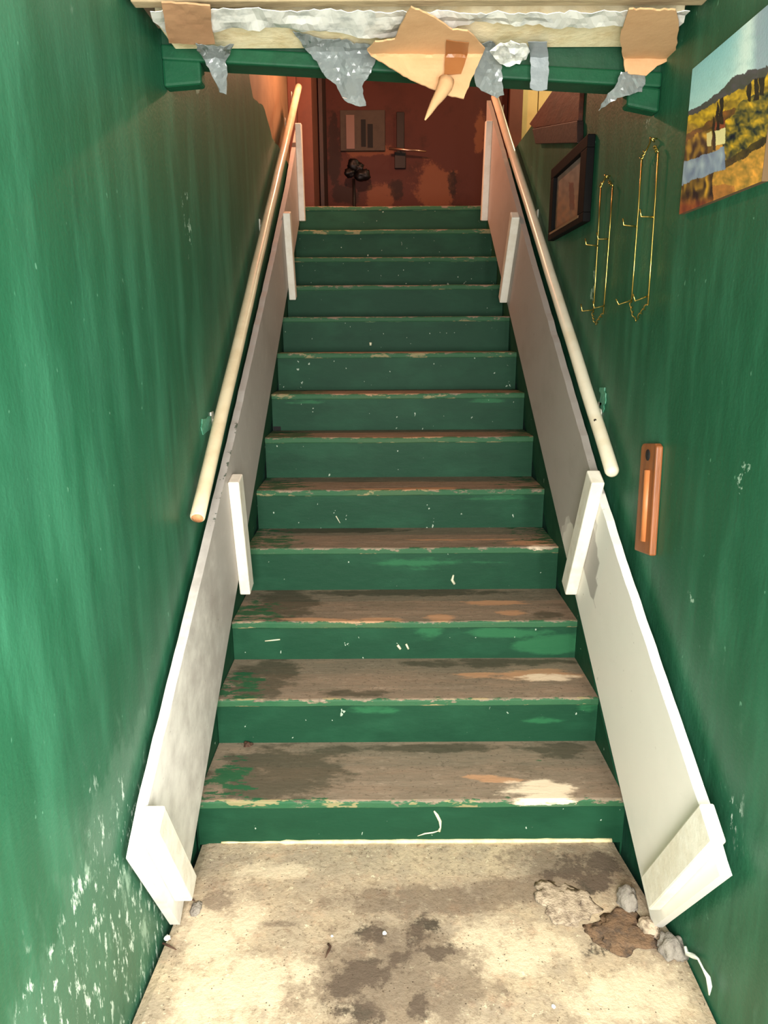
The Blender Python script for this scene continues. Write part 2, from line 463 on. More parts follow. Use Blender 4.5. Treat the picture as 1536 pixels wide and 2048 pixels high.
def wall(name, X, out, ys, top, mat, z0=-0.2, dz=0.06, thick=0.1):
    v, f, idx = [], [], {}
    cols = []
    for y in ys:
        t = top(y); n = int(round((4.6 - z0) / dz))
        cols.append([z0 + (t - z0) * k / n for k in range(n + 1)])
    n = len(cols[0])
    for y, c in zip(ys, cols):
        for z in c: v.append((X, y, z))
    for i in range(len(ys) - 1):
        for k in range(n - 1):
            q = (i * n + k, (i + 1) * n + k, (i + 1) * n + k + 1, i * n + k + 1)
            f.append(q if out < 0 else q[::-1])
    # back skin and rim
    N = len(v)
    v += [(X + out * thick, p[1], p[2]) for p in v]
    f += [tuple(N + i for i in q[::-1]) for q in f[:]]
    rim = [i * n for i in range(len(ys))] + [(len(ys) - 1) * n + k for k in range(1, n)] + [i * n + n - 1 for i in range(len(ys) - 2, -1, -1)] + [k for k in range(n - 2, 0, -1)]
    for a, b in zip(rim, rim[1:] + rim[:1]):
        q = (a, N + a, N + b, b)
        f.append(q if out < 0 else q[::-1])
    o = struct(make(name, v, f, mat, origin=(X, ys[0], z0)))
    return o

def rng(a, b, st):
    n = max(1, int(round((b - a) / st))); return [a + (b - a) * i / n for i in range(n + 1)]

def top_left(y):
    if y <= 1.74: return 4.6
    pts = [(1.75, 2.86), (1.85, 2.735), (2.2, 2.80), (2.48, 2.71), (2.79, 2.73), (5.3, 2.73)]
    if y < 1.75: return 2.9
    for (a, za), (b, zb) in zip(pts, pts[1:]):
        if y <= b: return za + (zb - za) * (y - a) / (b - a) + 0.012 * noise.noise(Vector((y * 9, 0, 0)))
    return 2.73
wl = wall('wall_left', WL, -1, rng(-3.1, 1.74, 0.06) + rng(1.752, 4.1, 0.06), top_left, m_wall_left)
wr = wall('wall_right', WR, 1, rng(-3.1, 1.10, 0.06) + rng(1.104, 3.6, 0.06), lambda y: 4.6 if y < 1.102 else 2.70, m_wall_right)
scuffL = [(-0.62, 0.30, 0.50, 0.36, 0.35), (-0.45, 0.10, 0.35, 0.26, 0.6), (-0.9, 0.1, 0.6, 0.36, 0), (-0.50, 0.48, 0.16, 0.2, 0.3)]
add_mask(wl, 'scuff', lambda p: ell(p.y, p.z, scuffL) if p.x > WL - 0.05 else 0)
def LP(x, y): q = onX(x, y, WL); return q.y, q.z
def RP(x, y): q = onX(x, y, WR); return q.y, q.z
scrL = [(*LP(370, 400), 0.03, 0.10, 0), (*LP(375, 450), 0.03, 0.08, 0), (*LP(160, 840), 0.02, 0.04, 0), (*LP(20, 1500), 0.012, 0.3, 0), (*LP(395, 160), .04, .05, 0)]
add_mask(wl, 'scrape', lambda p: ell(p.y, p.z, scrL))
scrR = [(*RP(1300, 662), 0.10, 0.010, 0.1), (*RP(1440, 655), 0.10, 0.018, 0.1), (*RP(1372, 1210), 0.02, 0.05, 0.3), (*RP(1185, 575), 0.02, 0.06, 0), (*RP(1480, 945), 0.010, 0.02, 0), (*RP(1300, 205), 0.05, 0.03, 0.5)]
add_mask(wr, 'scrape', lambda p: ell(p.y, p.z, scrR))
add_mask(wr, 'scuff', lambda p: 0.25 * ell(p.y, p.z, [(-0.5, 0.5, 0.5, 0.6, 0)]))

# concrete floor slab with the notched corner by the stair
xs = rng(-0.70, 0.725, 0.025); ys = rng(-3.1, 0.012, 0.03)
def edge_r(y):
    pts = [(-3.1, .722), (-.62, .718), (-.40, .722), (-.22, .690), (-.01, .668), (.02, .668)]
    for (a, p), (b, q) in zip(pts, pts[1:]):
        if y <= b: return p + (q - p) * (y - a) / (b - a)
    return .668
def edge_l(y):
    pts = [(-3.1, -.708), (-.6, -.702), (-.3, -.686), (.02, -.684)]
    for (a, p), (b, q) in zip(pts, pts[1:]):
        if y <= b: return p + (q - p) * (y - a) / (b - a)
    return -.684
nx = 58
v, f = [], []
for y in ys:
    a, b = edge_l(y), edge_r(y)
    for i in range(nx + 1):
        x = a + (b - a) * i / nx
        z = 0.004 * noise.noise(Vector((x * 5, y * 5, 1))) if 0 < i < nx else -0.008
        v.append((x, y, z))
for j in range(len(ys) - 1):
    for i in range(nx):
        k = j * (nx + 1) + i
        f.append((k, k + 1, k + nx + 2, k + nx + 1))
N = len(v)
v += [(p[0], p[1], -0.14) for p in v]
W = nx + 1
for j in range(len(ys) - 1):
    a, b = j * W, (j + 1) * W
    f.append((a, b, N + b, N + a)); a += nx; b += nx; f.append((b, a, N + a, N + b))
for i in range(nx):
    f.append((i + 1, i, N + i, N + i + 1)); a = (len(ys) - 1) * W + i; f.append((a, a + 1, N + a + 1, N + a))
floor = struct(make('floor', v, f, m_concrete, origin=(0, -1.5, -0.14)))
def FP(x, y): q = onZ(x, y, 0); return q.x, q.y
stain = [(*FP(745, 1868), .05, .035, 0), (*FP(845, 1862), .05, .05, 0), (*FP(690, 1960), .06, .07, 0), (*FP(790, 1920), .03, .03, 0), (*FP(715, 2025), .06, .05, 0), (*FP(745, 1945), .05, .06, 0),
         (*FP(1180, 1725), .11, .05, 0.1), (*FP(1190, 1760), .08, .05, 0.3), (*FP(1120, 1750), .06, .03, 0), (*FP(1230, 1880), .08, .04, 0.4), (*FP(880, 1905), .07, .03, 0), (*FP(840, 2005), .03, .06, 0)]
damp = [(*FP(1150, 1730), .22, .12, 0), (*FP(830, 1800), .28, .07, 0), (*FP(800, 1950), .28, .18, 0), (*FP(1330, 1890), .05, .06, 0), (*FP(1050, 1780), .2, .06, 0), (*FP(560, 1850), .07, .02, 0), (*FP(440, 1800), .05, .05, 0)]
pale = [(*FP(440, 1850), .13, .14, 0.2), (*FP(500, 1960), .2, .10, 0), (*FP(420, 2030), .12, .12, 0), (*FP(1000, 1900), .2, .10, 0), (*FP(1250, 1990), .2, .09, 0), (*FP(560, 1740), .16, .04, 0)]  # blobs at left put the brighter light there into the floor colour
add_mask(floor, 'stain', lambda p: ell(p.x, p.y, stain))
add_mask(floor, 'damp', lambda p: ell(p.x, p.y, damp))
add_mask(floor, 'pale', lambda p: ell(p.x, p.y, pale))

# ceiling over the foot of the stair, upper storey
struct(box('ceiling', (WL, -3.1, 2.455), (WR, 0.30, 2.55), m_dull))
struct(box('wall_back', (WL - 0.1, -3.2, -0.2), (WR + 0.1, -3.1, 2.6), m_dull))
struct(box('ceiling', (-1.2, 0.30, 4.6), (2.7, 5.3, 4.7), m_dull))
# header: its lower edge drops to the right
prism_h = [(WL, 2.384), (WR, 2.306), (WR, 4.6), (WL, 4.6)]
struct(prism('wall_front', prism_h, 'y', 0.325, 0.40, m_header))
tr = struct(prism('header_lit_strip', [(WL, 2.380), (WR, 2.303), (WR, 2.343), (WL, 2.420)], 'y', 0.305, 0.328, m_green_trim, bv=0.006))  # added lighter strip, stands for the lit band below the header's shaded top
def quadpx(pts, Y):
    return [(onY(x, y, Y).x, onY(x, y, Y).z) for x, y in pts]
prism('end_block', [(WL, 2.31), (-0.60, 2.318), (-0.60, 2.378), (WL, 2.385)], 'y', 0.306, 0.36, m_green_trim, bv=0.008)
tag(D.objects['end_block'], 'small green block under the left end of the door header', 'block')
eb = prism('end_block', [(0.63, 2.256), (WR, 2.238), (WR, 2.302), (0.63, 2.312)], 'y', 0.306, 0.36, m_green_trim, bv=0.008)
tag(eb, 'small green block under the right end of the door header', 'block')

# upper landing
struct(box('floor', (-0.8, 3.76, LAND - 0.12), (2.6, 5.1, LAND), m_plank_dark))
bw = rng(-0.9, 1.06, 0.04)
vv, ff = [], []
zz = rng(LAND, 4.6, 0.05)
for x in bw:
    for z in zz: vv.append((x, 5.1, z))
n = len(zz)
for i in range(len(bw) - 1):
    for k in range(n - 1): ff.append((i * n + k, (i + 1) * n + k, (i + 1) * n + k + 1, i * n + k + 1))
bwall = struct(make('wall_back', vv, ff, m_redwall, origin=(0, 5.1, LAND)))
sm = bwall.modifiers.new('thickness', 'SOLIDIFY'); sm.thickness = 0.1; sm.offset = -1
def BP(x, y): q = onY(x, y, 5.1); return q.x, q.z
add_mask(bwall, 'pale', lambda p: ell(p.x, p.z, [(*BP(870, 370), .2, .2, 0), (*BP(760, 390), .15, .14, 0), (*BP(735, 300), .25, .06, 0), (*BP(960, 260), .05, .25, 0)]))
add_mask(bwall, 'grime', lambda p: ell(p.x, p.z, [(*BP(905, 370), .05, .14, 0), (*BP(690, 390), .15, .1, 0), (*BP(790, 380), .08, .1, 0), (*BP(670, 300), .07, .4, 0)]))
struct(box('wall_left', (-0.74, 4.12, LAND - 0.1), (-0.625, 5.1, 4.6), m_orange))
lu = struct(box('wall_left', (-0.86, 1.70, 2.3), (-0.80, 4.16, 4.6), m_tan))
struct(box('trim_2', (-0.80, 4.02, 2.5), (-0.735, 4.12, 4.6), m_orange, bv=0.006))
struct(box('trim_3', (1.065, 5.02, LAND), (1.185, 5.1, 4.6), m_orange, bv=0.006))
struct(box('wall_right', (2.5, 1.0, LAND), (2.6, 5.1, 4.6), m_cream))
struct(box('wall_front', (0.83, 1.0, LAND), (2.5, 1.1, 4.6), m_dull))
boards = struct(box('wall_back', (1.06, 5.115, LAND), (2.6, 5.2, 4.6), m_dark))
edges = [1.187, onY(1043, 200, 5.1).x, onY(1076, 200, 5.1).x, onY(1110, 200, 5.1).x, 1.72, 1.93, 2.14, 2.35, 2.56]
for k, (a, b) in enumerate(zip(edges, edges[1:])):
    pl = box('plank', (a + 0.004, 5.09 + 0.003 * (k % 2), LAND), (b - 0.004, 5.113, 4.6), m_cream, boards)
struct(box('floor', (0.83, 1.0, LAND - 0.1), (2.6, 3.76, LAND - 0.02), m_plank_dark))

# ------------------------------------------------------------------ staircase
stair = thing('staircase', (0, 0, 0), 'green painted wooden staircase with worn brown treads rising from concrete floor', 'staircase')
SW = 0.692
def TB(k, x, y):
    q = onZ(x, y, STEP_Z[k]); return q.x, q.y
bare = {0: [(*TB(0, 1010, 1560), .09, .018, 0), (*TB(0, 960, 1552), .07, .012, 0)], 1: [(*TB(1, 1080, 1350), .16, .05, 0), (*TB(1, 950, 1350), .10, .02, 0)],
        2: [(*TB(2, 640, 1240), .16, .022, -0.06), (*TB(2, 760, 1240), .10, .028, 0), (*TB(2, 880, 1235), .07, .04, 0), (*TB(2, 1020, 1225), .06, .03, 0), (*TB(2, 1000, 1205), .16, .03, 0)],
        3: [(*TB(3, 1060, 1086), .10, .05, 0), (*TB(3, 900, 1080), .3, .015, 0)], 4: [(-.05, 1.35, .28, .02, 0), (.1, 1.37, .2, .02, 0)], 5: [(0, 1.65, .35, .02, 0)], 6: [(-.1, 1.925, .3, .01, 0)]}
pale_t = {0: [(*TB(0, 1075, 1578), .125, .05, 0), (*TB(0, 1095, 1598), .10, .025, 0)], 1: [(*TB(1, 1090, 1355), .13, .032, 0)], 2: [(*TB(2, 1020, 1243), .12, .006, 0), (*TB(2, 570, 1310), .02, .01, 0)], 3: [(*TB(3, 1080, 1092), .09, .018, 0)]}
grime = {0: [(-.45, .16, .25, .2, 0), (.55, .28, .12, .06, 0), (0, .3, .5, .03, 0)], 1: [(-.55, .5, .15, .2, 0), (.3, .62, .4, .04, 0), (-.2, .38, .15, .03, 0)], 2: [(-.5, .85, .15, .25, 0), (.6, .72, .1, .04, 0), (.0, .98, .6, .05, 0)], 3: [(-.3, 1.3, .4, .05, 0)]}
for k in range(13):
    y0, y1, zt = STEP_Y[k] - 0.004, (STEP_Y[k + 1] if k < 12 else 3.76), STEP_Z[k]
    # tread board: front edge rounded over
    prof = [(y0 + 0.004, zt - 0.030), (y0, zt - 0.026), (y0, zt - 0.008), (y0 + 0.002, zt - 0.003), (y0 + 0.007, zt)]
    prof += [(y0 + 0.007 + (y1 - y0 - 0.007) * i / 14, zt) for i in range(1, 15)]
    nx = 96
    v, f = [], []
    for i in range(nx + 1):
        x = -SW + 2 * SW * i / nx
        for j, (y, z) in enumerate(prof):
            wob = 0.0025 * noise.noise(Vector((x * 6, k * 3.3, 0))) if j < 6 else 0
            v.append((x, y, z + wob - (0.0018 * max(0, 1 - abs(x) / 0.45) if 2 <= j < 8 else 0)))
    n = len(prof)
    for i in range(nx):
        for j in range(n - 1): f.append((i * n + j, (i + 1) * n + j, (i + 1) * n + j + 1, i * n + j + 1))
    N = len(v)
    v += [(-SW, y1, zt - 0.030), (SW, y1, zt - 0.030)]
    f.append(tuple([N, ] + [j for j in range(n - 1, -1, -1)])[::-1]); f.append(tuple([N + 1] + [nx * n + j for j in range(n - 1, -1, -1)]))
    f.append((N, N + 1, nx * n, 0)); f.append((0 + n - 1, nx * n + n - 1, N + 1, N))
    t = make('tread', v, f, m_tread, stair)
    worn = max(0.0, 1 - k / 8.0)
    def paint(p, k=k, y0=y0, zt=zt, y1=y1):
        top = p.z > zt - 0.006 and p.y > y0 + 0.0015
        e = 1.0 if not top else 0.0
        if top:
            d = p.y - y0
            back = 0.0
            e = max(0.0, 0.60 - d / 0.03) if k < 4 else max(0.0, 0.72 - d / (0.02 + 0.018 * min(1, (abs(p.x) / 0.6)) ** 2))
            e = max(e, ell(p.x, p.y, [(-.62, y0 + .1, .10 + .02 * k, .14, 0)]) * (0.62 if k < 5 else 0.75))
            if k >= 3: e = max(e, 0.55 * max(0, (abs(p.x) - 0.35) / 0.3))
            if k in pale_t and ell(p.x, p.y, pale_t[k]) > .3: e = 0
            if k >= 7: e = max(e, 0.5 * min(1, abs(p.x) / 0.5))
        elif k in pale_t and ell(p.x, p.y, pale_t[k]) > .5 and p.z > zt - 0.012: e = 0.2
        elif k in bare and ell(p.x, p.y, bare[k]) > .5 and p.z > zt - 0.006: e = 0.2
        elif p.z > zt - 0.02: e = 0.75
        return e
    add_mask(t, 'paint', paint)
    add_mask(t, 'bare', lambda p, k=k: ell(p.x, p.y, bare.get(k, [])))
    add_mask(t, 'pale', lambda p, k=k: ell(p.x, p.y, pale_t.get(k, [])))
    add_mask(t, 'grime', lambda p, k=k: ell(p.x, p.y, grime.get(k, [])))
    add_mask(t, 'edge', lambda p, y0=y0, zt=zt: 1.0 if abs(p.z - (zt - 0.027)) < 0.004 or abs(p.y - y0 - 0.004) < 0.004 and p.z > zt - 0.01 else 0.0)
    # riser under it
    zb = STEP_Z[k - 1] if k else -0.005
    xs = rng(-SW, SW, 0.028); zs = rng(zb, zt - 0.029, 0.02)
    v, f = [], []
    for x in xs:
        for z in zs: v.append((x, STEP_Y[k] + 0.001 * noise.noise(Vector((x * 4, z * 9, k))), z))
    n = len(zs)
    for i in range(len(xs) - 1):
        for j in range(n - 1): f.append((i * n + j, (i + 1) * n + j, (i + 1) * n + j + 1, i * n + j + 1))
    N = len(v)
    v += [(p[0], STEP_Y[k] + 0.02, p[2]) for p in v]
    f += [tuple(N + i for i in q[::-1]) for q in f[:]]
    L = len(xs)
    rim = [i * n for i in range(L)] + [(L - 1) * n + j for j in range(1, n)] + [i * n + n - 1 for i in range(L - 2, -1, -1)] + [j for j in range(n - 2, 0, -1)]
    for a, b in zip(rim, rim[1:] + rim[:1]): f.append((b, a, N + a, N + b))
    r = make('riser', v, f, m_riser, stair)
    fresh = {0: [], 1: [(-.12, .29, .10, .02, 0), (.66, .30, .05, .02, 0), (.5, .25, .08, .015, 0)], 2: [(.1, .46, .07, .04, 0), (.45, .45, .22, .025, 0), (.6, .40, .15, .05, 0)], 3: [(.2, .63, .35, .02, 0)], 4: [(.45, .85, .2, .015, 0)], 6: [(-.5, 1.26, .14, .01, 0), (.5, 1.26, .12, .015, 0)]}
    add_mask(r, 'fresh', lambda p, k=k, fresh=fresh: ell(p.x, p.z, fresh.get(k, [])))
    add_mask(r, 'edge', lambda p, zt=zt, k=k: (0.9 if k > 3 else 0.5) if p.z > zt - 0.04 else 0.0)
# small marks on the risers
def drip(k, pts, r):
    P = [onY(x, y, STEP_Y[k] - 0.003) for x, y in pts]
    n = len(P)
    tube('paint_drip', P, [r * (0.5 + 0.7 * abs(math.sin(2.1 * i + k))) for i in range(n)], m_chip, stair, seg=6)
drip(0, [(868, 1622), (874, 1630), (880, 1642), (881, 1655), (878, 1662)], 0.005)
drip(0, [(835, 1672), (850, 1667), (866, 1665), (880, 1661)], 0.0022)
drip(3, [(907, 1150), (904, 1160), (909, 1168)], 0.006)
drip(2, [(795, 1290), (801, 1298)], 0.005)
drip(2, [(812, 1288), (817, 1298)], 0.004)
drip(4, [(672, 1032), (680, 1046)], 0.003)
drip(2, [(530, 1282), (560, 1279)], 0.0025)
drip(7, [(741, 685), (741, 691)], 0.008)
q0, q1 = onY(534, 853, STEP_Y[6]), onY(562, 864, STEP_Y[6])
box('dark_gap', (max(q0.x, -0.69), STEP_Y[6] - 0.003, q1.z + 0.001), (q1.x, STEP_Y[6] + 0.004, q0.z), m_dark, stair)
# lumpy caulk line at the foot of the first riser
pts = [Vector((-.62 + 1.28 * i / 60, STEP_Y[0] - 0.002, 0.004)) for i in range(61)]
tube('caulk_line', pts, [0.0075 + 0.004 * noise.noise(Vector((i * .45, 3, 0))) - (0.004 if i < 10 else 0) for i in range(61)], m_caulk, stair, seg=8)
# strings hidden behind the side boards carry the steps
for X in (-0.70, 0.693):
    prism('stringer', [(0.02, -0.1), (3.7, 2.35), (3.7, 2.5), (3.6, 2.49), (0.02, 0.11)], 'x', X, X + 0.006, m_riser, stair)

# ------------------------------------------------------------------ side boards with their posts
def side(sign, poly, label, posts, cleats):
    xin, xout = sign * 0.662, sign * 0.690
    t = thing('side_board', (sign * 0.675, poly[0][0][0], 0), label, 'railing', 'white boards along both sides of the stairs')
    # board as a strip grid so that the paint masks have vertices
    bot, top = poly
    n = 150
    def lerp(pl, s):
        L = [0]
        for a, b in zip(pl, pl[1:]): L.append(L[-1] + math.dist(a, b))
        d = s * L[-1]
        for i in range(len(pl) - 1):
            if d <= L[i + 1] + 1e-9:
                k = (d - L[i]) / (L[i + 1] - L[i]); return [pl[i][j] + (pl[i + 1][j] - pl[i][j]) * k for j in (0, 1)]
        return list(pl[-1])
    m_ = 14
    v, f = [], []
    for i in range(n + 1):
        a, b = lerp(bot, i / n), lerp(top, i / n)
        for j in range(m_ + 1):
            k = j / (m_ - 1) * 0.985 if j < m_ else 1.0
            y, z = a[0] + (b[0] - a[0]) * k, a[1] + (b[1] - a[1]) * k
            if j == m_: z += 0.006 * noise.noise(Vector((y * 14, sign * 5, 0))); 
            v.append((xin, y, z))
    W = m_ + 1
    for i in range(n):
        for j in range(m_):
            q = (i * W + j, (i + 1) * W + j, (i + 1) * W + j + 1, i * W + j + 1)
            f.append(q if sign < 0 else q[::-1])
    N = len(v)
    v += [(xout, p[1], p[2]) for p in v]
    f += [tuple(N + i for i in q[::-1]) for q in f[:]]
    rim = [i * W for i in range(n + 1)] + [n * W + j for j in range(1, W)] + [i * W + m_ for i in range(n - 1, -1, -1)] + [j for j in range(m_ - 1, 0, -1)]
    for a, b in zip(rim, rim[1:] + rim[:1]):
        q = (b, a, N + a, N + b); f.append(q if sign < 0 else q[::-1])
    o = make('board', v, f, m_panel, t)
    if sign > 0:
        def fresh(p):
            s = p.z - (0.217 + 0.653 * p.y)          # height above the lower edge
            lim = 0.42 if s > 0.42 else (0.62 + (0.42 - s) * 0.6 if s < 0.22 else 0.36)
            return 1.0 if p.y < lim - 0.02 else (0.0 if p.y > lim + 0.03 else 0.5)
    else:
        fresh = lambda p: max(0.4, min(0.55, 0.54 - (p.y + 0.3) * 0.17))
    add_mask(o, 'fresh', fresh)
    top_at = {}
    add_mask(o, 'chip', lambda p: 0.0)
    a = o.data.attributes['chip'].data
    for i in range(n + 1):
        y = v[i * W + m_][1]
        val = 0.95 if (sign < 0 and 0.35 < y < 0.9) else 0.6
        a[i * W + m_].value = val; a[N + i * W + m_].value = val * 0.6
    for (y0, z0), (y1, z1), wd, th, wob in posts:
        d = Vector((0, y1 - y0, z1 - z0)).normalized()
        up = Vector((0, -d.z, d.y)) if d.y * 0 + 1 else None
        up = Vector((0, d.z, -d.y))
        if up.y < 0: up = -up                                   # uphill side
        A, B = Vector((0, y0, z0)), Vector((0, y1, z1))
        x0, x1 = xin, sign * (0.662 - th)
        vv = []
        for x in (x0, x1):
            for p, off in ((A, 0), (A, wd), (B, wd), (B, 0)):
                q = p + up * off; vv.append((x, q.y, q.z))
        fc = [(0, 1, 2, 3), (7, 6, 5, 4), (0, 4, 5, 1), (1, 5, 6, 2), (2, 6, 7, 3), (3, 7, 4, 0)]
        if sign > 0: fc = [q[::-1] for q in fc]
        bm = bmesh.new(); bb = [bm.verts.new(p) for p in vv]
        for q in fc: bm.faces.new([bb[i] for i in q])
        bmesh.ops.recalc_face_normals(bm, faces=bm.faces)
        bm.verts.index_update(); fc = [[x.index for x in q.verts] for q in bm.faces]; bm.free()
        bevel(make('post', vv, fc, m_post, t), 0.005, 2)
    for y, z in cleats:
        W_ = WL if sign < 0 else WR
        a, b = sorted((xout, W_ - sign * 0.001))
        box('wall_cleat', (a, y, z), (b, y + 0.06, z + 0.06), m_green_trim, t)
    return t

left = side(-1, ([(-.324, .008), (3.55, 2.535)], [(-.56, .43), (-.458, .512), (.264, .928), (.85, 1.275), (2.029, 2.006), (2.827, 2.529), (3.186, 2.805), (3.55, 3.06)]),
     'white board railing running up the left side of the stairs',
     [((-.550, .490), (-.352, .112), .068, .05, 0), ((.600, 1.085), (.700, .602), .085, .042, 0), ((2.440, 2.303), (2.595, 1.824), .07, .042, 0), ((3.225, 2.987), (3.29, 2.385), .06, .042, 0)],
     [(0.1, .6), (1.3, 1.35), (2.6, 2.15), (3.4, 2.7)])
right = side(1, ([(-.345, .010), (3.55, 2.535)], [(-.64, .445), (-.54, .515), (.121, .888), (.494, 1.115), (1.744, 1.955), (2.696, 2.625), (3.424, 3.13), (3.55, 3.21)]),
     'white board railing running up the right side of the stairs',
     [((-.651, .541), (-.384, .105), .085, .034, 0), ((.350, 1.128), (.588, .637), .075, .045, 0), ((2.098, 2.222), (2.406, 1.793), .065, .045, 0), ((3.222, 2.995), (3.328, 2.386), .06, .045, 0)],
     [(0.1, .6), (1.3, 1.35), (2.6, 2.15), (3.4, 2.7)])

# ------------------------------------------------------------------ round handrails on wall brackets
def handrail(sign, X, a, b, mat, label, brackets, endcap):
    A, B = Vector((X, *a)), Vector((X, *b))
    t = thing('handrail', A, label, 'handrail', 'round wooden handrails beside the stairs')
    n = 40
    P = [A.lerp(B, i / n) + Vector((0.002 * noise.noise(Vector((i * .3, X, 0))), 0, 0)) for i in range(n + 1)]
    d = (B - A).normalized()
    P = ([A - d * 0.004] if endcap else [A - d * q for q in (0.019, 0.0175, 0.014, 0.007)]) + P
    tube('rail', P, ([0.019] if endcap else [0.0012, 0.010, 0.0165, 0.0215]) + [0.0235] * (n + 1), mat, t, seg=20)
    if endcap: tube('end_grain', [A - d * 0.0055, A - d * 0.003], [0.0185, 0.0188], m_endgrain, t, seg=16)
    W_ = WL if sign < 0 else WR
    for (y, z) in brackets:
        p = A + (B - A) * ((y - A.y) / (B.y - A.y))
        base = Vector((W_ - sign * 0.004, y, p.z - 0.045))
        br = tube('bracket', [base, base + Vector((-sign * (abs(W_ - X) - 0.012), 0, 0.0)), p + Vector((0, 0, -0.022))], 0.006, m_bracket, t, seg=8)
        box('wall_plate', (min(W_, W_ - sign * 0.004), y - 0.02, p.z - 0.075), (max(W_, W_ - sign * 0.004), y + 0.02, p.z - 0.015), m_bracket, br, 0.001)
    return t, A, B
hl, A, B = handrail(-1, -.665, (.171, 1.064), (3.57, 3.306), m_rail, 'cream round wooden handrail on the left wall, bare wood at its cut end',
         [(0.62, 0), (1.9, 0), (3.1, 0), (3.52, 0)], True)
hr, A, B = handrail(1, .68, (.345, 1.172), (3.3, 3.160), m_rail_w, 'cream round wooden handrail on the right wall with rounded white end',
         [(0.66, 0), (1.95, 0), (3.2, 0)], False)
p = A.lerp(B, (0.545 - A.y) / (B.y - A.y))
tube('screw_hole', [p + Vector((-0.012, -0.0165, 0.011)), p + Vector((-0.013, -0.0185, 0.012))], [0.005, 0.005], m_screw, hr, seg=8)
for sx, sg in ((415, -1), (1204, 1)):
    pass
pl = sheet('paint_patch', [(1200, 775), (1210, 775), (1212, 800), (1206, 825), (1199, 815), (1201, 795)], lambda x, y: onX(x, y, WR - 0.0025), m_patch, wr, step=6, thick=0.003, normal=(-1, 0, 0), seed=1)
pl = sheet('paint_patch', [(404, 838), (424, 832), (428, 850), (416, 862), (406, 870), (402, 855)], lambda x, y: onX(x, y, WL + 0.0025), m_patch, wl, step=6, thick=0.003, normal=(1, 0, 0), seed=2)

# ------------------------------------------------------------------ right wall: painting, wire hangers, framed print, plaque, dark boards
def lerp3(a, b, k): return tuple(a[i] + (b[i] - a[i]) * k for i in range(3))
def landscape(x, y):
    """x,y: place on the canvas in the measured outline (px); gives an sRGB colour"""
    x += 3.5 * noise.noise(Vector((x * .09, y * .05, 8))); y += 4 * noise.noise(Vector((x * .05, y * .09, 5))) + 1.6 * noise.noise(Vector((x * .3, y * .3, 2)))
    nn = noise.noise(Vector((x * .06, y * .06, 0))) + .5 * noise.noise(Vector((x * .17, y * .17, 3)))
    n2 = noise.noise(Vector((x * .11 + 9, y * .05, 1)))
    # horizon line falls to the left
    hor = 225 - (x - 1388) * 0.56 + 5 * nn
    hill = hor - 8 - 16 * math.exp(-((x - 1475) / 40) ** 2)
    if y < hill:
        k = max(0, min(1, (hill - y) / 90))
        c = lerp3((186, 226, 222), (140, 200, 206), k)
        cl = math.exp(-((x - 1492 - (y - 110) * -.1) / 22) ** 2)
        c = lerp3(c, (232, 250, 242), 0.9 * cl)
        c = lerp3(c, (150, 160, 176), 0.7 * max(0, min(1, (x - 1500) / 16)))
        return lerp3(c, (150, 190, 186), 0.3 * max(0, nn))
    if y < hor + 4: return lerp3((92, 84, 92), (70, 74, 60), 0.5 + 0.5 * nn)
    d = y - hor
    # cypresses
    for cx, top, base, wd in ((1436, 205, 262, 3.2), (1443, 186, 250, 3.6), (1428, 235, 300, 3), (1498, 138, 205, 4), (1513, 130, 200, 5), (1524, 120, 190, 5)):
        if top < y < base and abs(x - cx) < wd * min(1, (y - top) / 24 + .25): return lerp3((30, 26, 24), (52, 44, 26), 0.5 + 0.5 * nn)
    # house
    if 1414 < x < 1450:
        roof = 236 + (1450 - x) * 0.36
        if roof < y < roof + 20 and x > 1426: return lerp3((168, 82, 46), (120, 60, 40), .5 + .5 * nn)
        if roof + 16 <= y < 292 - (x - 1414) * .1 and not 1423 < x < 1430: return (240, 226, 160) if x > 1426 else (222, 204, 136)
    # stream
    sx = 1380 + (y - 380) * -.10
    st = 312 + (1450 - x) * 0.36
    if x < 1450 and st - 18 < y < st + 26: return lerp3((160, 180, 190), (104, 124, 152), 0.5 + 0.7 * n2)
    if d < 34:
        return lerp3((222, 178, 44), (122, 98, 36), 0.4 + 0.9 * nn)
    if d < 48 and x < 1470: return lerp3((150, 92, 40), (80, 62, 34), 0.5 + 0.6 * nn)
    band = y + (x - 1450) * 0.62
    if x > 1448 and band < 322: return lerp3((86, 82, 42), (206, 164, 44), 0.3 + 1.2 * nn)
    if x > 1445 and band < 338: return lerp3((52, 46, 30), (84, 70, 34), .5 + nn)
    if x > 1425: 
        c = lerp3((222, 158, 62), (136, 112, 46), 0.4 + 0.9 * nn)
        if y > 370 and x < 1470: c = lerp3(c, (150, 84, 50), 0.5)
        return c
    return lerp3(lerp3((176, 132, 44), (48, 38, 26), 0.5 + 1.3 * n2), (140, 60, 40), max(0, min(.8, (y - 388) / 30)))

def project(p):
    d = p - CAM
    c, s = math.cos(YAW), math.sin(YAW)
    x, y, z = c * d.x - s * d.y, s * d.x + c * d.y, d.z
    cp, sp = math.cos(PITCH), math.sin(PITCH)
    fw, upv = cp * y - sp * z, sp * y + cp * z
    u, v = x / fw, upv / fw
    cr, sr = math.cos(ROLL), math.sin(ROLL)
    return 768 + F * (cr * u - sr * v), 1024 - F * (sr * u + cr * v)

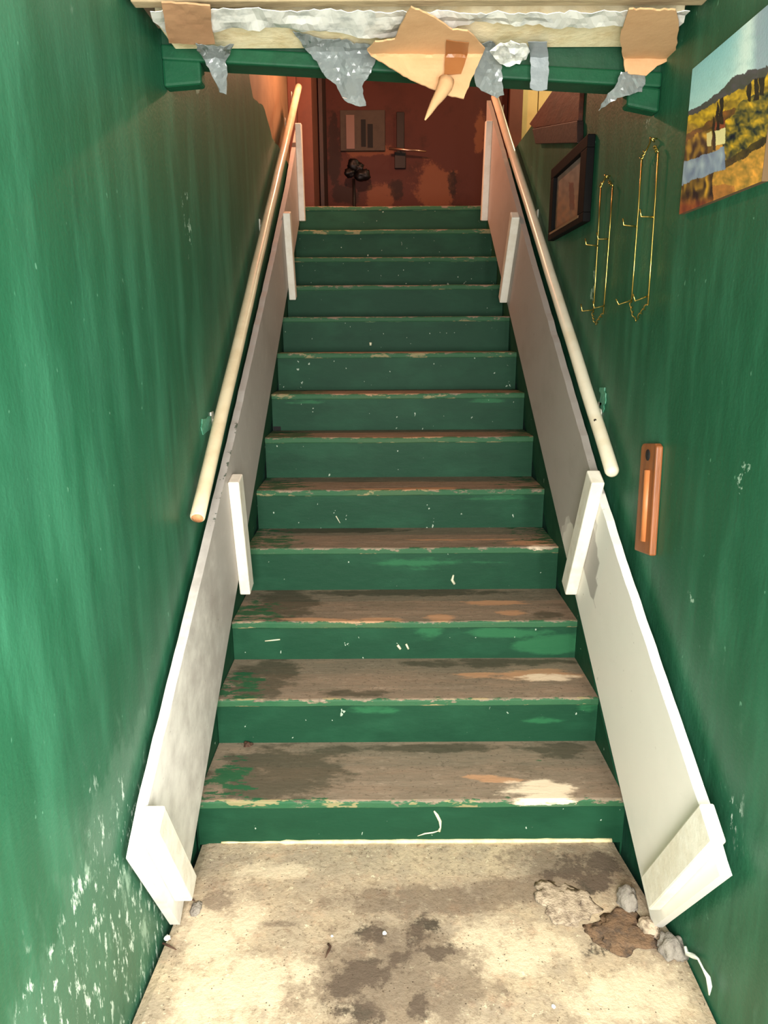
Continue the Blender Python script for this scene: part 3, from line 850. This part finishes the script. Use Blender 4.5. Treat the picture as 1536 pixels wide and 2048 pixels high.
def flat_picture(name, X, ya, yb, za, zb, fn, parent, n=230):
    """picture surface facing -X with colours stored per vertex"""
    v, f, cols = [], [], []
    for i in range(n + 1):
        for j in range(n + 1):
            p = Vector((X, ya + (yb - ya) * i / n, za + (zb - za) * j / n))
            v.append(p); cols.append(fn(*project(p)))
    W = n + 1
    for i in range(n):
        for j in range(n): f.append((i * W + j, i * W + j + 1, (i + 1) * W + j + 1, (i + 1) * W + j))
    o = make(name, v, f, m_paint, parent)
    ca = o.data.color_attributes.new('Col', 'FLOAT_COLOR', 'POINT')
    for i, c in enumerate(cols): ca.data[i].color = lin(tuple(max(2, min(255, k)) for k in c))
    return o
XC = WR - 0.014
pa = thing('landscape_painting', (WR, -0.145, 1.925), 'unframed landscape painting with cypresses, white house and yellow fields on green wall', 'painting')
box('canvas', (XC + 0.0006, -0.362, 1.923), (WR, 0.057, 2.268), m_canvas, pa)
flat_picture('painted_surface', XC, -0.362, 0.057, 1.923, 2.268, landscape, pa)

fr = thing('framed_print', (WR, 1.25, 2.03), 'black framed print with pale blurred picture beside the wire hangers', 'picture frame')
xf = WR - 0.03
fa, fb, za, zb, bw_ = 0.955, 1.55, 2.036, 2.345, 0.06
box('frame_rail', (xf, fa, za), (WR, fb, za + 0.035), m_black, fr, 0.003)
box('frame_rail', (xf, fa, zb - 0.045), (WR, fb, zb), m_black, fr, 0.003)
box('frame_stile', (xf, fa, za + 0.035), (WR, fa + 0.09, zb - 0.045), m_black, fr, 0.003)
box('frame_stile', (xf, fb - bw_, za + 0.035), (WR, fb, zb - 0.045), m_black, fr, 0.003)
box('tan_lip', (xf - 0.001, fa + 0.07, za + 0.024), (xf + 0.004, fb - 0.03, za + 0.033), m_gilt, fr)
def blurred(x, y):
    nn = noise.noise(Vector((x * .13, y * .1, 4)))
    k = (y - 300) / 160
    c = lerp3((150, 140, 136), (164, 116, 84), max(0, min(1, k * 1.3)))
    if abs(x - 1143 - (y - 380) * .03) < 5 and 365 < y < 420: c = lerp3(c, (110, 60, 50), 0.75)
    return lerp3(c, (112, 92, 82), max(0, min(1, .35 + nn)) * .6)
flat_picture('print', WR - 0.012, fa + 0.088, fb - bw_ + 0.002, za + 0.034, zb - 0.044, blurred, fr, 40)
box('backing', (WR - 0.0115, fa + 0.03, za + 0.02), (WR - 0.001, fb - 0.03, zb - 0.02), m_black, fr)

def hanger(px_l, px_r, topc, botc, arms, label):
    xw = WR - 0.014
    P = lambda q: onX(q[0], q[1], xw)
    lt, lb = P(px_l[0]), P(px_l[1]); rt, rb = P(px_r[0]), P(px_r[1])
    T, Bm = P(topc), P(botc)
    r = 0.0024
    t = thing('plate_hanger', (WR, (lt.y + rt.y) / 2, Bm.z), label, 'wire hanger', 'brass wire hangers on the right wall')
    def side_wire(a, b):
        return tube('upright_wire', [a + Vector((0, 0, 0)), a.lerp(b, .3), a.lerp(b, .7), b], r, m_brass, t, seg=6)
    side_wire(lt, lb); side_wire(rt, rb)
    c = (lt + rt) / 2
    # shoulders of the two wires with small coils, and the hook on its nail
    for a, e in ((lt, -1), (rt, 1)):
        k = T.lerp(a, 0.55); k.z = a.z + (T.z - a.z) * 0.45
        coil = [a]
        for i in range(15):
            s = i / 14
            q = a.lerp(k, s); an = s * 6 * math.pi
            coil.append(q + Vector((math.cos(an) * .004 - .004, 0, math.sin(an) * .004)))
        tube('spring', coil, r * .8, m_brass, t, seg=6)
        if e < 0: tube('hook', [k, k.lerp(T, .6), T + Vector((-.006, 0, 0)), T + Vector((-.003, -.008, -.008)), T + Vector((0.006, -.004, -.012))], r, m_brass, t, seg=6)
    tube('nail', [T + Vector((-.006, 0, -.003)), T + Vector((0.014, 0, -.003))], 0.002, m_brass, t, seg=6)
    for a, e in ((lb, -1), (rb, 1)):
        coil = [a]
        for i in range(15):
            s = i / 14
            q = a.lerp(Bm, s * .75); an = s * 6 * math.pi
            coil.append(q + Vector((math.cos(an) * .004 - .004, 0, math.sin(an) * .004)))
        coil.append(Bm)
        tube('spring', coil, r * .8, m_brass, t, seg=6)
    for base, elbow, tip in arms:
        b = P(base)
        e = onY(elbow[0], elbow[1], b.y); p = onY(tip[0], tip[1], b.y)
        tube('plate_arm', [b, b.lerp(e, .5), e, p], r, m_brass, t, seg=6)
    return t
hanger(((1202, 375), (1187, 625)), ((1226, 372), (1207, 628)), (1213, 350), (1192, 650),
       [((1196, 492), (1172, 489), (1171, 477)), ((1217, 478), (1196, 478), (1194, 465)), ((1188, 620), (1164, 622), (1162, 608)), ((1209, 612), (1188, 616), (1186, 602))],
       'smaller brass wire plate hanger, nearer the black framed print')
hanger(((1284, 320), (1263, 605)), ((1317, 305), (1296, 610)), (1305, 275), (1272, 643),
       [((1272, 453), (1247, 450), (1246, 437)), ((1308, 434), (1282, 433), (1280, 418)), ((1265, 600), (1237, 609), (1232, 598)), ((1296, 592), (1270, 602), (1266, 588))],
       'larger brass wire plate hanger, nearer the landscape painting')

# brown plaque
xq = WR - 0.022
pq = thing('wooden_plaque', (WR, 0.15, 0.94), 'brown wooden wall plaque with raised light strip and dark hole at top', 'plaque')
def PQ(x, y): q = onX(x, y, xq); return (q.y, q.z)
outl = [PQ(1282, 893), PQ(1285, 887), PQ(1309, 887), PQ(1313, 893), PQ(1299, 1112), PQ(1268, 1100)]
prism('board', outl, 'x', xq, WR - 0.001, m_plaque, pq, bv=0.005)
a, b = onX(1297, 940, xq), onX(1288, 1082, xq)
tube('strip', [Vector((xq, a.y, a.z)), Vector((xq, b.y, b.z))], [0.012, 0.011], m_plaque2, pq, seg=10)
c = onX(1296, 910, xq)
tube('hole', [Vector((xq - 0.0012, c.y, c.z)), Vector((xq + 0.003, c.y, c.z))], 0.017, m_dark, pq, seg=16)

# dark boards under the top of the right wall
xb = WR - 0.02
bd = thing('dark_wood_board', (WR, 1.5, 2.36), 'dark brown wooden board fixed high on the right wall above the framed print', 'board')
prism('panel', [(1.15, 2.44), (1.15, 2.70), (2.18, 2.70), (2.05, 2.645)], 'x', xb, WR - 0.001, m_plank_brown, bd, bv=0.003)
prism('lower_strip', [(1.118, 2.352), (1.137, 2.438), (2.05, 2.643), (1.95, 2.548)], 'x', xb - 0.008, WR - 0.001, m_plank_dark, bd, bv=0.003)

# ------------------------------------------------------------------ things on the far landing wall
def BX(name, x0, y0, x1, y1, d, mat, parent=None, bv=0.004, off=0.0):
    a, b = onY(x0, y0, 5.1), onY(x1, y1, 5.1)
    return box(name, (a.x, 5.1 - d - off, b.z), (b.x, 5.1 - off, a.z), mat, parent, bv)
q = onY(725, 305, 5.1)
sb = thing('wall_box', (q.x, 5.1, q.z), 'grey wall box with two dark slots on the red landing wall', 'electrical box')
BX('box_body', 680, 222, 770, 303, 0.03, m_grey_box, sb)
BX('pale_plate', 692, 232, 710, 300, 0.008, m_pinkplate, sb, 0.002, 0.03)
BX('slot', 722, 241, 732, 295, 0.004, m_dark, sb, 0, 0.03)
BX('slot', 735, 250, 746, 297, 0.004, m_dark, sb, 0, 0.03)
q = onY(800, 340, 5.1)
tg = thing('iron_bracket', (q.x, 5.1, q.z), 'dark iron bracket with metal rod on the red landing wall', 'bracket')
BX('back_plate', 793, 225, 808, 305, 0.02, m_iron, tg)
BX('foot_plate', 789, 305, 811, 338, 0.03, m_iron, tg)
a, b = onY(778, 297, 4.98), onY(852, 303, 4.98)
rod = tube('rod', [a, a.lerp(b, .5), b], [0.012, 0.012, 0.006], m_metal_rod, tg, seg=8)
tube('rod_arm', [onY(800, 300, 4.98), onY(800, 300, 5.085)], 0.006, m_iron, tg, seg=6)
q = onZ(705, 408, LAND) if False else onY(708, 404, 4.95)
st = thing('plant_stand', (q.x, 4.95, LAND), 'thin dark stand with knobbly dark top before the landing wall', 'stand')
tp = onY(708, 358, 4.95)
tube('stem', [Vector((q.x, 4.95, LAND)), Vector((q.x, 4.95, tp.z))], 0.012, m_iron, st, seg=8)
lump('base', (q.x, 4.95, LAND + 0.004), (0.09, 0.09, 0.02), m_iron, st, 3, 0.1)
for i, (x, y, s) in enumerate(((708, 330, .06), (725, 350, .07), (700, 345, .05), (718, 335, .045))):
    c = onY(x, y, 4.95); lump('head', tuple(c), (s, s * .7, s * .8), m_iron, st, i + 4, 0.4, flat=False)
pl = box('door_leaf', (-0.615, 4.62, LAND + 0.005), (-0.58, 5.06, 4.35), m_plank_dark, None, 0.003)
tag(pl, 'dark narrow door leaf in the left corner of the landing', 'door')

# ------------------------------------------------------------------ taped up insulation under the header
ZS = 2.40
def under(x, y): return onZ(x, y, ZS)
def bent(Yf, z=ZS, r=0.0):
    def s(x, y):
        p = onZ(x, y, z)
        return p if p.y < Yf and p.z > 0 else onY(x, y, Yf)
    return s
ib = box('insulation_board', (-0.668, 0.125, 2.404), (0.705, 0.303, 2.452), m_foam, None, 0.004)
tag(ib, 'cream insulation board fixed under the low ceiling above the stairs', 'insulation board')
bt = thing('ceiling_batten', (0, 0.0, 2.4), 'pale rough batten across the low ceiling at the top edge of view', 'batten')
box('batten', (-0.70, -0.20, 2.405), (0.71, -0.002, 2.454), m_batten_w, bt, 0.003)
box('rough_edge', (-0.69, -0.002, 2.40), (0.712, 0.035, 2.454), m_batten, bt, 0.004)
fs = sheet('plastic_film', [(300, 18), (560, 20), (850, 22), (1240, 24), (1380, 22), (1352, 60), (1248, 50), (1100, 52), (950, 48), (806, 76), (640, 62), (540, 56), (430, 60), (330, 62), (306, 40)],
     lambda x, y: onZ(x, y, 2.386), m_film, None, step=11, thick=0.0015, crumple=0.010, freq=16, torn=2.5, seed=3, normal=(0, 0, -1))
tag(fs, 'milky crumpled plastic film stapled along the ceiling edge', 'plastic film')

def hang(name, poly, Y, mat, label, cat, seed, crumple, freq=18, thick=0.0016, torn=2, group=None, tilt=0.0, ztop=2.40, zmax=2.374):
    zt = ztop
    def s(x, y):
        p = onY(x, y, Y)
        if p.z > zmax: return onZ(x, y, zmax)
        k = max(0.0, zt - p.z)
        return onY(x, y, Y - tilt * k)
    o = sheet(name, poly, s, mat, None, step=7, thick=thick, crumple=crumple, freq=freq, torn=torn, seed=seed, normal=(0, -0.8, -0.6))
    return tag(o, label, cat, group)
G = 'plastic scraps hanging under the header'
hang('plastic_sheet', [(392, 84), (420, 90), (468, 88), (462, 98), (452, 120), (455, 150), (454, 186), (440, 183), (428, 160), (414, 128), (400, 104)], 0.285, m_plastic,
     'narrow grey plastic strip hanging at the left of the header', 'plastic sheet', 11, 0.022, 22, group=G)
hang('plastic_sheet', [(585, 62), (640, 76), (700, 84), (742, 92), (752, 118), (738, 150), (724, 172), (732, 208), (712, 206), (690, 196), (672, 172), (650, 150), (634, 120), (606, 90)], 0.28, m_plastic,
     'wide crumpled clear plastic flap hanging left of the big cardboard', 'plastic sheet', 12, 0.024, 20, group=G, zmax=2.392)
hang('plastic_sheet', [(940, 92), (985, 84), (1005, 108), (1002, 140), (1008, 190), (994, 196), (975, 186), (952, 170), (945, 130)], 0.28, m_plastic,
     'crumpled grey plastic hanging just right of the big cardboard', 'plastic sheet', 13, 0.022, 22, group=G, zmax=2.392)
hang('plastic_sheet', [(1240, 140), (1292, 140), (1290, 160), (1284, 184), (1250, 188), (1222, 205), (1197, 220), (1206, 200), (1228, 176)], 0.282, m_plastic,
     'pointed plastic scrap hanging below the right cardboard', 'plastic sheet', 14, 0.024, 22, group=G)
hang('foil_scrap', [(978, 96), (1020, 78), (1052, 86), (1060, 104), (1040, 130), (1012, 132), (990, 116)], 0.235, m_film,
     'shiny crumpled foil scrap beside the grey tape strip', 'foil', 15, 0.03, 28, zmax=2.345)
hang('tape_strip', [(1056, 84), (1094, 83), (1098, 140), (1094, 178), (1084, 181), (1066, 180), (1060, 176), (1062, 130)], 0.278, m_tape,
     'grey tape strip hanging straight down from the header', 'tape', 16, 0.006, 10, torn=1.0)
cl = sheet('cardboard_patch', [(323, 8), (420, 8), (424, 60), (430, 86), (384, 88), (338, 86), (330, 50)], lambda x, y: onZ(x, y, 2.372), m_card, None, step=9, thick=0.004, crumple=0.006, freq=9, torn=1, seed=21, normal=(0, 0, -1))
tag(cl, 'square brown cardboard patch taped under the ceiling at left', 'cardboard')
def bentR(x, y):
    p = onZ(x, y, 2.37)
    return p if p.y < 0.285 else onY(x, y, 0.285 - 0.01 * (p.y - .285))
cr = sheet('cardboard_patch', [(1256, 20), (1352, 18), (1356, 60), (1350, 116), (1314, 132), (1292, 152), (1250, 148), (1244, 112), (1240, 72)], bentR, m_card_l, None, step=8, thick=0.004, crumple=0.008, freq=8, torn=1.6, seed=22)
tag(cr, 'torn light cardboard folded over the header at right', 'cardboard')
# the big tilted piece with parcel tape and a curled strip
cb = thing('cardboard_flap', onY(860, 100, 0.24), 'big tilted cardboard flap with parcel tape and torn curl, hanging centre of header', 'cardboard')
def big(Y):
    def s(x, y):
        p = onY(x, y, Y); p = onY(x, y, Y - 0.28 * (2.40 - p.z))
        return p if p.z < 2.358 - (0.225 - Y) * .6 else onZ(x, y, 2.358 - (0.225 - Y) * .6)
    return s
sheet('board', [(822, 14), (868, 34), (905, 60), (935, 62), (970, 96), (955, 132), (928, 196), (904, 192), (874, 180), (806, 152), (742, 112), (734, 100), (750, 84), (790, 78), (800, 52)], big(0.225), m_card_l, cb, step=8, thick=0.004, crumple=0.010, freq=7, torn=1.2, seed=23)
sheet('parcel_tape', [(893, 80), (938, 86), (934, 112), (922, 148), (888, 150), (890, 112)], big(0.218), m_card_t, cb, step=8, thick=0.0012, crumple=0.004, freq=9, torn=.8, seed=24)
P = [onY(x, y, Y) for x, y, Y in ((893, 160, .185), (890, 172, .18), (880, 190, .165), (868, 208, .155), (858, 226, .145), (850, 240, .135))]
tube('torn_curl', P, [0.022, 0.021, 0.016, 0.011, 0.007, 0.002], m_card_l, cb, seg=10)
for i, (x, y) in enumerate(((838, 60), (1290, 60))):
    pass

# ------------------------------------------------------------------ debris on the concrete
def FZ(x, y, z=0.0): return onZ(x, y, z)
def rub(name, x, y, size, mat, label, cat, seed, amp=.4, group=None, sub=4):
    p = FZ(x, y); o = lump(name, (p.x, p.y, 0.001), size, mat, None, seed, amp, sub)
    return tag(o, label, cat, group)
rub('rust_crumbs', 1246, 1868, (.085, .065, .010), m_rust, 'rusty brown crumbled heap before the right post', 'debris', 5, .5)
rub('plaster_rubble', 1128, 1806, (.075, .075, .007), m_plaster, 'flat pale plaster rubble left of the rusty heap', 'debris', 8, .6)
rub('mortar_lump', 1343, 1898, (.038, .038, .03), m_mortar, 'dark grey mortar lump under the right post end', 'debris', 11, .4)
rub('mortar_lump', 1296, 1858, (.032, .03, .028), m_plaster, 'pale round mortar lump beside the right post foot', 'debris', 13, .3)
rub('mortar_lump', 1254, 1806, (.03, .04, .05), m_mortar, 'grey mortar lump packed under the right post against the board', 'debris', 19, .3)
p = FZ(372, 1826)
o = lump('mortar_lump', (-.632, -.262, .001), (.016, .026, .014), m_mortar, None, 17, .25, 4)
tag(o, 'grey mortar packed under the foot of the left post', 'debris')
pts = [(1372, 1893), (1376, 1908), (1388, 1912), (1398, 1918), (1408, 1938), (1418, 1955), (1421, 1972), (1420, 1990)]
P = [onX(x, y, 0.712) + Vector((0, 0, 0.0)) for x, y in pts]
P = [Vector((p.x - .002, p.y, max(.004, p.z))) for p in P]
t = tube('peeled_paint', P, [.004, .006, .007, .003, .003, .006, .006, .002], m_peel, None, seg=6)
tag(t, 'white curl of peeled paint on floor by the right wall', 'paint peel')
def twig(pts, r, label):
    P = [FZ(x, y) + Vector((0, 0, r + 0.003)) for x, y in pts]
    return tag(tube('twig', P, [r] * (len(P) - 1) + [r * .4], m_twig, None, seg=6), label, 'twig', 'twigs lying on the concrete')
twig([(656, 1891), (661, 1897), (657, 1906), (651, 1919)], .003, 'short bent brown twig in the middle of the concrete floor')
twig([(326, 1890), (338, 1895), (353, 1903)], .003, 'dark brown twig lying close to the left wall')
twig([(374, 1793), (384, 1801), (390, 1806)], .003, 'dark splinter lying at the foot of the left post')
for i, (x, y, s, lb) in enumerate(((769, 1868, .007, 'bright white crumb on the dark stain of the concrete'), (664, 1874, .004, 'small white crumb behind the bent brown twig'),
                    (335, 1878, .010, 'pale mortar crumb between the left post and left wall twig'), (1107, 2015, .006, 'whitish flake near front right of the concrete'))):
    p = FZ(x, y); tag(lump('crumb', (p.x, p.y, .003), (s, s, s * .8), m_crumb, None, i + 31, .4, 2), lb, 'crumb', 'pale crumbs on the concrete')
p = onZ(497, 1487, STEP_Z[0])
tag(lump('dirt_clump', (p.x, p.y - .012, STEP_Z[0] + .001), (.016, .012, .012), m_twig, None, 41, .6, 3), 'tiny dark clump of dirt on the lowest tread at left', 'debris')
